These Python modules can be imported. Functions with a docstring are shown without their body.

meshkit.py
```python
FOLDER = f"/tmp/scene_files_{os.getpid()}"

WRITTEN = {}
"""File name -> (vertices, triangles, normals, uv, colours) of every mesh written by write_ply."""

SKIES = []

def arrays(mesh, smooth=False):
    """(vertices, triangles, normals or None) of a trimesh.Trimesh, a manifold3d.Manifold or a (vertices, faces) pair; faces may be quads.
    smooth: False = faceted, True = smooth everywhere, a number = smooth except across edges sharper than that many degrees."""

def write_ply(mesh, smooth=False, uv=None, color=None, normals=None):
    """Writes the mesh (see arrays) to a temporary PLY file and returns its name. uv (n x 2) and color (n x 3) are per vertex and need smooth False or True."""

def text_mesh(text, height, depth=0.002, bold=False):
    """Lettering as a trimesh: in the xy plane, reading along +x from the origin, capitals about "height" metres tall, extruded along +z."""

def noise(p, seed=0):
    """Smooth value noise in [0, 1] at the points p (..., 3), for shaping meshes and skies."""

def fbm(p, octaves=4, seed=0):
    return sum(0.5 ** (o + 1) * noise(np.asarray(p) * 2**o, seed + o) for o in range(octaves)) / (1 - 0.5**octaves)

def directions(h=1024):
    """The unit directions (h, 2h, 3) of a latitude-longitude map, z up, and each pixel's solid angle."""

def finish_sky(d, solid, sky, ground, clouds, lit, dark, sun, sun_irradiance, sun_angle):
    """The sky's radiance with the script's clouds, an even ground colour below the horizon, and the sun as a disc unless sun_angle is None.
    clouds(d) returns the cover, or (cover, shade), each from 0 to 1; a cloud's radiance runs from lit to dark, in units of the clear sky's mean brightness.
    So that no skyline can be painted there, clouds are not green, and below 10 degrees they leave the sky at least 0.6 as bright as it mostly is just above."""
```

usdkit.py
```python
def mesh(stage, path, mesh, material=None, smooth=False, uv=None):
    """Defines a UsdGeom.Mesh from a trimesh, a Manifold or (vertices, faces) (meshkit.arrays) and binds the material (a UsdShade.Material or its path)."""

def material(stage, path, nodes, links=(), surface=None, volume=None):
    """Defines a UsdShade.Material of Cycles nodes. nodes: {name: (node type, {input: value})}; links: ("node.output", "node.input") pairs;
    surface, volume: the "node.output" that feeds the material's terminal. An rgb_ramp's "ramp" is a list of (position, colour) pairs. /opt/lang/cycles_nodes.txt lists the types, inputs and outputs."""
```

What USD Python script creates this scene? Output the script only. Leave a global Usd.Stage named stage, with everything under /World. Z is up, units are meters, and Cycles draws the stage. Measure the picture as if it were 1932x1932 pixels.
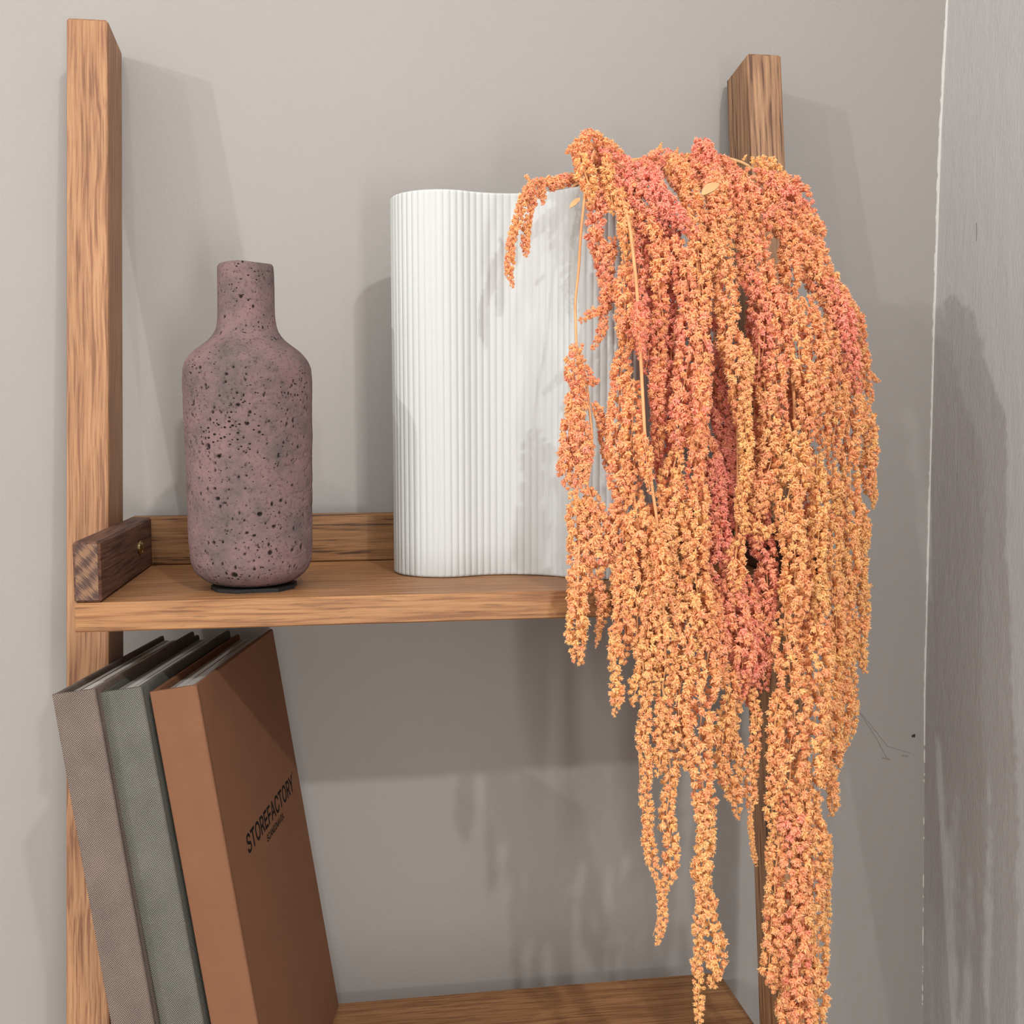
import math
import numpy as np
import trimesh
import shapely.geometry as sg
import usdkit
import meshkit
from pxr import Usd, UsdGeom, UsdLux, UsdShade, Gf, Sdf, Vt

rng = np.random.default_rng(7)
stage = Usd.Stage.CreateInMemory()
UsdGeom.SetStageUpAxis(stage, UsdGeom.Tokens.z)
UsdGeom.SetStageMetersPerUnit(stage, 1.0)
world = UsdGeom.Xform.Define(stage, '/World')
stage.SetDefaultPrim(world.GetPrim())

# ------------------------------------------------------------------ camera
EYE = np.array([0.18213, -0.99636, 0.11920])
YAW, PITCH, ROLL = 0.1533, 0.0799, -0.0022
FOCAL = 2045.83 / 1932 * 36.0
fwd = np.array([math.sin(YAW) * math.cos(PITCH), math.cos(YAW) * math.cos(PITCH), -math.sin(PITCH)])
rt0 = np.array([math.cos(YAW), -math.sin(YAW), 0.0])
up0 = np.cross(rt0, fwd)
rt = rt0 * math.cos(ROLL) + up0 * math.sin(ROLL)
up = up0 * math.cos(ROLL) - rt0 * math.sin(ROLL)
cam = UsdGeom.Camera.Define(stage, '/World/camera')
m = Gf.Matrix4d(1.0)
for i, v in enumerate((rt, up, -fwd, EYE)):
    m.SetRow(i, Gf.Vec4d(*map(float, v), 1.0 if i == 3 else 0.0))
cam.AddTransformOp().Set(m)
cam.CreateFocalLengthAttr(FOCAL)
cam.CreateHorizontalApertureAttr(36.0)
cam.CreateVerticalApertureAttr(36.0)
cam.CreateClippingRangeAttr(Gf.Vec2f(0.01, 50.0))
cam.CreateExposureAttr(EXPOSURE := 0.80)

# ------------------------------------------------------------------ light
# the shop round about: an even, soft brightness
dome = UsdLux.DomeLight.Define(stage, '/World/shop_ambience')
dome.CreateIntensityAttr(0.25)
dome.CreateColorAttr(Gf.Vec3f(1.0, 0.93, 0.86))
# a track of ceiling spots in front of the shelf
def spot(name, x, y, z, power, r=0.028, col=(1.0, 1.0, 0.982)):
    s = UsdLux.SphereLight.Define(stage, '/World/' + name)
    s.AddTranslateOp().Set(Gf.Vec3d(x, y, z))
    s.CreateRadiusAttr(r)
    s.CreateNormalizeAttr(True)
    s.CreateIntensityAttr(power)
    s.CreateColorAttr(Gf.Vec3f(*col))
P0 = 1.0
spot('ceiling_spot', 0.64, -1.90, 1.33, 12.0 * P0)
spot('ceiling_spot_001', -0.13, -1.90, 1.33, 3.6 * P0)
spot('ceiling_spot_002', -1.62, -1.90, 1.30, 6.0 * P0)
spot('ceiling_spot_003', -2.30, -1.90, 1.30, 21.0 * P0)
spot('ceiling_spot_004', 0.30, -1.20, 1.60, 0.8 * P0, r=0.06)
# the shop window, low and to the right behind the photographer
win = UsdLux.RectLight.Define(stage, '/World/shop_window_light')
win.AddTranslateOp().Set(Gf.Vec3d(1.3, -3.6, -0.55))
win.AddRotateXYZOp().Set(Gf.Vec3f(96, 0, 22))
win.CreateWidthAttr(1.2)
win.CreateHeightAttr(1.0)
win.CreateIntensityAttr(25.0)
win.CreateColorAttr(Gf.Vec3f(1.0, 0.97, 0.93))

# ------------------------------------------------------------------ helpers
used = {}
def numbered(path):
    n = used.get(path, 0)
    used[path] = n + 1
    return path if n == 0 else '%s_%03d' % (path, n)

def tag(prim, label=None, category=None, group=None, kind=None):
    for k, v in (('label', label), ('category', category), ('group', group), ('kind', kind)):
        if v:
            prim.SetCustomDataByKey(k, v)
    return prim

def obj(name, mesh, mat, parent=None, smooth=False, tint=None):
    path = numbered((str(parent.GetPath()) if parent else '/World') + '/' + name)
    g = usdkit.mesh(stage, path, mesh, mat, smooth=smooth)
    if tint is not None:
        UsdGeom.PrimvarsAPI(g).CreatePrimvar('tint', Sdf.ValueTypeNames.Color3fArray, 'vertex').Set(
            Vt.Vec3fArray.FromNumpy(np.asarray(tint, np.float32)))
    return g.GetPrim()

def thing(name, label, category, loc=(0, 0, 0), matrix=None, kind=None, group=None):
    x = UsdGeom.Xform.Define(stage, numbered('/World/' + name))
    if matrix is not None:
        x.AddTransformOp().Set(matrix)
    else:
        x.AddTranslateOp().Set(Gf.Vec3d(*map(float, loc)))
    return tag(x.GetPrim(), label, category, group, kind)

ALB = 0.535
def srgb(r, g, b, k=None):
    k = ALB if k is None else k
    c = np.array([r, g, b]) / 255.0
    return tuple(k * np.where(c < 0.04045, c / 12.92, ((c + 0.055) / 1.055) ** 2.4))

def cbox(x0, x1, y0, y1, z0, z1, b=0.0015):
    """A box with chamfered edges."""
    pts = []
    for sx in (0, 1):
        for sy in (0, 1):
            for sz in (0, 1):
                for k in range(3):
                    p = [x0 + b if sx == 0 else x1 - b, y0 + b if sy == 0 else y1 - b, z0 + b if sz == 0 else z1 - b]
                    p[k] = ((x0, x1)[sx], (y0, y1)[sy], (z0, z1)[sz])[k]
                    pts.append(p)
    return trimesh.convex.convex_hull(np.array(pts))

def hull_bar(corners_bottom, corners_top, b=0.002):
    """A bar between two rectangles (4 corners each), with softened edges."""
    pts = []
    lo, hi = np.array(corners_bottom, float), np.array(corners_top, float)
    ax = (hi.mean(0) - lo.mean(0)); ax /= np.linalg.norm(ax)
    for ring, s in ((lo, 1), (hi, -1)):
        c = ring.mean(0)
        for k in range(4):
            p, q, r = ring[k], ring[k - 1], ring[(k + 1) % 4]
            u = (q - p) / np.linalg.norm(q - p); w = (r - p) / np.linalg.norm(r - p)
            pts += [p + u * b + ax * s * b, p + w * b + ax * s * b, p + (u + w) * b]
            pts += [p + (u + w) * b * 0.3 + ax * s * b]
    return trimesh.convex.convex_hull(np.array(pts))

def tube(path, r0, r1=None, n=6):
    path = np.asarray(path, float)
    r1 = r0 if r1 is None else r1
    t = np.gradient(path, axis=0)
    t /= np.linalg.norm(t, axis=1, keepdims=True) + 1e-12
    ref = np.array([0.3, 1.0, 0.1]); ref /= np.linalg.norm(ref)
    u = np.cross(t, ref); u /= np.linalg.norm(u, axis=1, keepdims=True) + 1e-12
    w = np.cross(t, u)
    a = np.linspace(0, 2 * np.pi, n, endpoint=False)
    rr = np.linspace(r0, r1, len(path))[:, None, None]
    v = (path[:, None] + rr * (np.cos(a)[None, :, None] * u[:, None] + np.sin(a)[None, :, None] * w[:, None])).reshape(-1, 3)
    f = []
    for i in range(len(path) - 1):
        for k in range(n):
            a0, a1 = i * n + k, i * n + (k + 1) % n
            f += [[a0, a1, a1 + n], [a0, a1 + n, a0 + n]]
    for k in range(1, n - 1):
        f += [[0, k + 1, k], [(len(path) - 1) * n, (len(path) - 1) * n + k, (len(path) - 1) * n + k + 1]]
    return v, np.array(f)

def spline(pts, step):
    """Points along a smooth curve through pts, about step apart."""
    from scipy.interpolate import PchipInterpolator
    pts = np.asarray(pts, float)
    s = np.concatenate([[0], np.cumsum(np.linalg.norm(np.diff(pts, axis=0), axis=1))])
    n = max(3, int(s[-1] / step) + 1)
    return np.stack([PchipInterpolator(s, pts[:, k])(np.linspace(0, s[-1], n)) for k in range(3)], 1)

def MAT(name, nodes, links, surface='p.BSDF'):
    return usdkit.material(stage, '/World/Looks/' + name, nodes, links, surface=surface)

# ------------------------------------------------------------------ materials
def paint(name, col, bump=0.12, streak=False):
    nodes = {
        'tc': ('geometry', {}),
        'n1': ('noise_texture', {'scale': 3.0, 'detail': 3.0}),
        'r1': ('rgb_ramp', {'ramp': [(0.3, tuple(c * 0.97 for c in col)), (0.7, tuple(min(1, c * 1.02) for c in col))]}),
        'mp': ('mapping', {'scale': (1, 1, 0.35 if streak else 1.0)}),
        'n2': ('noise_texture', {'scale': 420.0, 'detail': 3.0}),
        'n3': ('noise_texture', {'scale': 55.0, 'detail': 5.0, 'distortion': 0.6}),
        'a': ('math', {'math_type': 'multiply', 'value2': 3.0 if streak else 0.6}),
        's': ('math', {'math_type': 'add'}),
        'b': ('bump', {'strength': bump, 'distance': 0.0012}),
        'p': ('principled_bsdf', {'roughness': 0.55, 'specular_ior_level': 0.35}),
    }
    links = [('tc.position', 'n1.vector'), ('n1.fac', 'r1.fac'), ('r1.color', 'p.base_color'),
             ('tc.position', 'mp.vector'), ('mp.vector', 'n2.vector'), ('mp.vector', 'n3.vector'),
             ('n3.fac', 'a.value1'), ('n2.fac', 's.value1'), ('a.value', 's.value2'), ('s.value', 'b.height'),
             ('b.normal', 'p.normal')]
    return MAT(name, nodes, links)

def oak(name, light, mid, dark, along='z', pore=0.55, stripe=0.5, fine=1.0, wob=1.0, seed=0.0, rough=0.5, grainscale=1.0, tilt=0.0):
    """Oak: broad figure, fine stripes and dark pores, all stretched along the grain (world x, y or z)."""
    L = {'x': 0, 'y': 1, 'z': 2}[along]
    def sc(across, length):
        v = [across * grainscale] * 3; v[L] = length * grainscale
        return tuple(v)
    nodes = {
        'tc': ('geometry', {}),
        'off': ('vector_math', {'math_type': 'add', 'vector2': (seed, seed * 1.7, seed * 0.6)}),
        'tl': ('mapping', {'rotation': (tilt, 0, 0)}),
        'wn': ('noise_texture', {'scale': 8.0, 'detail': 1.0}),
        'wm': ('mapping', {'scale': tuple(0.0 if q == L else 0.012 * wob for q in range(3))}),
        'wa': ('vector_math', {'math_type': 'add'}),
        'm1': ('mapping', {'scale': sc(520 * fine, 15)}),
        'n1': ('noise_texture', {'scale': 1.0, 'detail': 2.0, 'roughness': 0.55}),
        'm2': ('mapping', {'scale': sc(1100 * fine, 38)}),
        'n2': ('noise_texture', {'scale': 1.0, 'detail': 2.0}),
        'm3': ('mapping', {'scale': sc(42, 4)}),
        'n3': ('noise_texture', {'scale': 1.0, 'detail': 3.0}),
        'r1': ('rgb_ramp', {'ramp': [(0.36, dark), (0.36 + 0.16 * (1.2 - stripe), mid), (0.64, light)]}),
        'r2': ('rgb_ramp', {'ramp': [(0.30, (1 - pore,) * 3), (0.43, (1, 1, 1))]}),
        'r3': ('rgb_ramp', {'ramp': [(0.3, (0.86, 0.84, 0.80)), (0.7, (1.06, 1.05, 1.04))]}),
        'x1': ('mix_color', {'blend_type': 'multiply', 'fac': 1.0}),
        'x2': ('mix_color', {'blend_type': 'multiply', 'fac': 1.0}),
        'b': ('bump', {'strength': 0.25, 'distance': 0.0004}),
        'p': ('principled_bsdf', {'roughness': rough, 'specular_ior_level': 0.35}),
    }
    links = [('tc.position', 'tl.vector'), ('tl.vector', 'off.vector1'), ('off.vector', 'wn.vector'), ('wn.color', 'wm.vector'),
             ('wm.vector', 'wa.vector1'), ('off.vector', 'wa.vector2')]
    for k in '123':
        links += [('wa.vector', 'm%s.vector' % k), ('m%s.vector' % k, 'n%s.vector' % k), ('n%s.fac' % k, 'r%s.fac' % k)]
    links += [('r1.color', 'x1.a'), ('r2.color', 'x1.b'), ('x1.result', 'x2.a'), ('r3.color', 'x2.b'),
              ('x2.result', 'p.base_color'), ('n2.fac', 'b.height'), ('b.normal', 'p.normal')]
    return MAT(name, nodes, links)

def linen(name, warp, weft, gap, size, jitter=0.25, cloud=0.12):
    """Woven book cloth in the mesh's own coordinates: light and dark threads crossing."""
    k = 2 * math.pi / size
    nodes = {
        'tc': ('texture_coordinate', {}),
        'nz': ('noise_texture', {'scale': 260.0, 'detail': 2.0}),
        'ns': ('vector_math', {'math_type': 'scale', 'scale': size * 0.5}),
        'ad': ('vector_math', {'math_type': 'add'}),
        'sp': ('separate_xyz', {}),
        'u': ('math', {'math_type': 'add'}),
        'uk': ('math', {'math_type': 'multiply', 'value2': k}),
        'vk': ('math', {'math_type': 'multiply', 'value2': k * 1.05}),
        'us': ('math', {'math_type': 'sine'}),
        'vs': ('math', {'math_type': 'sine'}),
        'pr': ('math', {'math_type': 'multiply'}),
        'mr': ('math', {'math_type': 'multiply_add', 'value2': 0.5, 'value3': 0.5}),
        'r': ('rgb_ramp', {'ramp': [(0.05, gap), (0.4, warp), (0.62, warp), (0.85, weft)]}),
        'c': ('noise_texture', {'scale': 38.0, 'detail': 4.0}),
        'cr': ('rgb_ramp', {'ramp': [(0.3, (1 - cloud,) * 3), (0.7, (1 + cloud,) * 3)]}),
        'x': ('mix_color', {'blend_type': 'multiply', 'fac': 1.0}),
        'b': ('bump', {'strength': 0.5, 'distance': 0.0003}),
        'p': ('principled_bsdf', {'roughness': 0.9, 'specular_ior_level': 0.14}),
    }
    links = [('tc.object', 'nz.vector'), ('nz.color', 'ns.vector1'), ('ns.vector', 'ad.vector1'), ('tc.object', 'ad.vector2'),
             ('ad.vector', 'sp.vector'), ('sp.x', 'u.value1'), ('sp.y', 'u.value2'), ('u.value', 'uk.value1'), ('sp.z', 'vk.value1'),
             ('uk.value', 'us.value1'), ('vk.value', 'vs.value1'), ('us.value', 'pr.value1'), ('vs.value', 'pr.value2'),
             ('pr.value', 'mr.value1'), ('mr.value', 'r.fac'), ('tc.object', 'c.vector'), ('c.fac', 'cr.fac'),
             ('r.color', 'x.a'), ('cr.color', 'x.b'), ('x.result', 'p.base_color'), ('mr.value', 'b.height'), ('b.normal', 'p.normal')]
    return MAT(name, nodes, links)

def plain(name, col, rough=0.6, **kw):
    return MAT(name, {'p': ('principled_bsdf', {'base_color': col, 'roughness': rough, **kw})}, [])

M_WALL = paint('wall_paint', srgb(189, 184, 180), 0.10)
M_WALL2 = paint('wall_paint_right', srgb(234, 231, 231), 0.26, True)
M_CAULK = plain('white_caulk', srgb(245, 244, 240), 0.6)
M_FLOOR = plain('floor_board', srgb(150, 130, 110), 0.5)
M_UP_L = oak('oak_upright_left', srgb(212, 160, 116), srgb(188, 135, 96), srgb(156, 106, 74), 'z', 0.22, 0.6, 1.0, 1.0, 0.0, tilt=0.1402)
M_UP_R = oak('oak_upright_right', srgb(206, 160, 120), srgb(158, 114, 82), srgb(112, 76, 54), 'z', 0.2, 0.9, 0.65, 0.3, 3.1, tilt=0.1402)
M_SHELF = oak('oak_shelf', srgb(208, 154, 104), srgb(190, 135, 89), srgb(164, 112, 73), 'x', 0.38, 0.45, 0.8, 0.5, 5.2)
M_BACKRAIL = oak('oak_back_rail', srgb(190, 140, 92), srgb(160, 112, 70), srgb(100, 66, 40), 'x', 0.4, 0.9, 0.9, 0.5, 8.3)
M_RAIL = oak('dark_side_rail', srgb(135, 92, 74), srgb(112, 74, 58), srgb(78, 50, 40), 'y', 0.4, 0.5, 0.8, 0.5, 2.2, rough=0.6)
M_END = MAT('dark_end_grain', {
    'tc': ('geometry', {}), 'mr': ('mapping', {'rotation': (0, 0.72, 0)}),
    'nw': ('noise_texture', {'scale': 60.0, 'detail': 2.0}), 'ws': ('vector_math', {'math_type': 'scale', 'scale': 0.006}), 'ad': ('vector_math', {'math_type': 'add'}),
    'sp': ('separate_xyz', {}), 'k': ('math', {'math_type': 'multiply', 'value2': 620.0}), 's': ('math', {'math_type': 'sine'}),
    'h': ('mapping', {'scale': (1700, 1700, 130)}), 'n': ('noise_texture', {'scale': 1.0, 'detail': 2.0}),
    'm': ('math', {'math_type': 'multiply_add', 'value2': 0.13}),
    'r': ('rgb_ramp', {'ramp': [(0.30, srgb(92, 70, 64)), (0.5, srgb(124, 96, 84)), (0.66, srgb(166, 128, 100))]}),
    'p': ('principled_bsdf', {'roughness': 0.7, 'specular_ior_level': 0.2})},
    [('tc.position', 'mr.vector'), ('mr.vector', 'nw.vector'), ('nw.color', 'ws.vector1'), ('ws.vector', 'ad.vector1'), ('mr.vector', 'ad.vector2'),
     ('ad.vector', 'sp.vector'), ('sp.z', 'k.value1'), ('k.value', 's.value1'), ('mr.vector', 'h.vector'), ('h.vector', 'n.vector'),
     ('s.value', 'm.value1'), ('n.fac', 'm.value3'), ('m.value', 'r.fac'), ('r.color', 'p.base_color')])
M_BRASS = plain('brass', srgb(200, 175, 120), 0.25, metallic=1.0)
M_PAD = plain('black_rubber', srgb(22, 21, 22), 0.7)
M_SCUFF = plain('dark_scuff', srgb(70, 50, 45), 0.8)
M_PLASTER = plain('scraped_plaster', srgb(168, 160, 156), 0.8)
M_VASE = plain('white_porcelain', srgb(239, 243, 243), 0.45, specular_ior_level=0.3)
M_PAGE = MAT('paper', {'tc': ('texture_coordinate', {}), 'm': ('mapping', {'scale': (900, 2, 2)}), 'n': ('noise_texture', {'scale': 1.0, 'detail': 2.0}),
                       'r': ('rgb_ramp', {'ramp': [(0.35, srgb(140, 135, 132)), (0.55, srgb(232, 228, 224)), (0.8, srgb(245, 243, 240))]}),
                       'p': ('principled_bsdf', {'roughness': 0.8})},
             [('tc.object', 'm.vector'), ('m.vector', 'n.vector'), ('n.fac', 'r.fac'), ('r.color', 'p.base_color')])
M_BROWN = linen('brown_linen', srgb(132, 115, 106), srgb(190, 176, 166), srgb(66, 53, 47), 0.0016)
M_GREEN = linen('grey_green_linen', srgb(116, 115, 108), srgb(178, 176, 168), srgb(54, 54, 50), 0.0016)
M_TERRA = linen('terracotta_cloth', srgb(157, 110, 82), srgb(171, 124, 94), srgb(131, 86, 62), 0.0009, cloud=0.04)
M_INK = plain('black_ink', srgb(34, 28, 26), 0.8, specular_ior_level=0.1)
M_CONCRETE = MAT('mauve_concrete', {
    'tc': ('geometry', {}),
    'n1': ('noise_texture', {'scale': 38.0, 'detail': 6.0, 'roughness': 0.65}),
    'r1': ('rgb_ramp', {'ramp': [(0.32, srgb(114, 101, 100)), (0.5, srgb(143, 117, 117)), (0.68, srgb(162, 129, 129))]}),
    'n2': ('noise_texture', {'scale': 420.0, 'detail': 3.0, 'roughness': 0.7}),
    'r2': ('rgb_ramp', {'ramp': [(0.34, (0.55, 0.55, 0.56)), (0.46, (1, 1, 1)), (0.66, (1, 1, 1)), (0.78, (1.35, 1.25, 1.2))]}),
    'mp': ('mapping', {'scale': (1, 1, 1.5)}),
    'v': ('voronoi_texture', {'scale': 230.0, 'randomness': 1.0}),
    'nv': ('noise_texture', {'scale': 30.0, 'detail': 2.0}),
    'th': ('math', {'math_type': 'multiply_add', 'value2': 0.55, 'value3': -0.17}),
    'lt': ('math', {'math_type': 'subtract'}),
    'rv': ('rgb_ramp', {'ramp': [(0.0, (0.07, 0.06, 0.06)), (0.05, (1, 1, 1))]}),  # shade in the small pores, painted into the colour as dark spots
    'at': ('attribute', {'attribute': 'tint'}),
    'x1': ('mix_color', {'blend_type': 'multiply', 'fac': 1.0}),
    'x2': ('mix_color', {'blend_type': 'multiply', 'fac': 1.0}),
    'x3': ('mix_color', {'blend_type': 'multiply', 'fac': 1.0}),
    'b': ('bump', {'strength': 0.5, 'distance': 0.0008}),
    'p': ('principled_bsdf', {'roughness': 0.85, 'specular_ior_level': 0.2})},
    [('tc.position', 'n1.vector'), ('n1.fac', 'r1.fac'), ('tc.position', 'n2.vector'), ('n2.fac', 'r2.fac'),
     ('tc.position', 'mp.vector'), ('mp.vector', 'v.vector'), ('tc.position', 'nv.vector'), ('nv.fac', 'th.value1'),
     ('v.distance', 'lt.value1'), ('th.value', 'lt.value2'), ('lt.value', 'rv.fac'),
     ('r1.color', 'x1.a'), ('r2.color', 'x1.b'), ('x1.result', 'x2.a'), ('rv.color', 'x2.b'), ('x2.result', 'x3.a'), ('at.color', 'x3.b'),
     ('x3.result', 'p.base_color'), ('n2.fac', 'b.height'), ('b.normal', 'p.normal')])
M_FLOWER = MAT('amaranth_floret', {
    'at': ('attribute', {'attribute': 'tint'}),
    'p': ('principled_bsdf', {'roughness': 0.75, 'specular_ior_level': 0.2}),
    't': ('translucent_bsdf', {}),
    'mx': ('mix_closure', {'fac': 0.45})},
    [('at.color', 'p.base_color'), ('at.color', 't.color'), ('p.BSDF', 'mx.closure1'), ('t.BSDF', 'mx.closure2')], surface='mx.closure')
M_STALK = MAT('dried_stalk', {
    'tc': ('geometry', {}), 'm': ('mapping', {'scale': (300, 300, 30)}), 'n': ('noise_texture', {'scale': 1.0, 'detail': 3.0}),
    'r': ('rgb_ramp', {'ramp': [(0.3, srgb(214, 146, 96, 0.8)), (0.7, srgb(232, 176, 124, 0.8))]}),
    'p': ('principled_bsdf', {'roughness': 0.6, 'specular_ior_level': 0.3})},
    [('tc.position', 'm.vector'), ('m.vector', 'n.vector'), ('n.fac', 'r.fac'), ('r.color', 'p.base_color')])
M_PALE = plain('pale_stalk', srgb(230, 182, 124, 0.62), 0.6)

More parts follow.
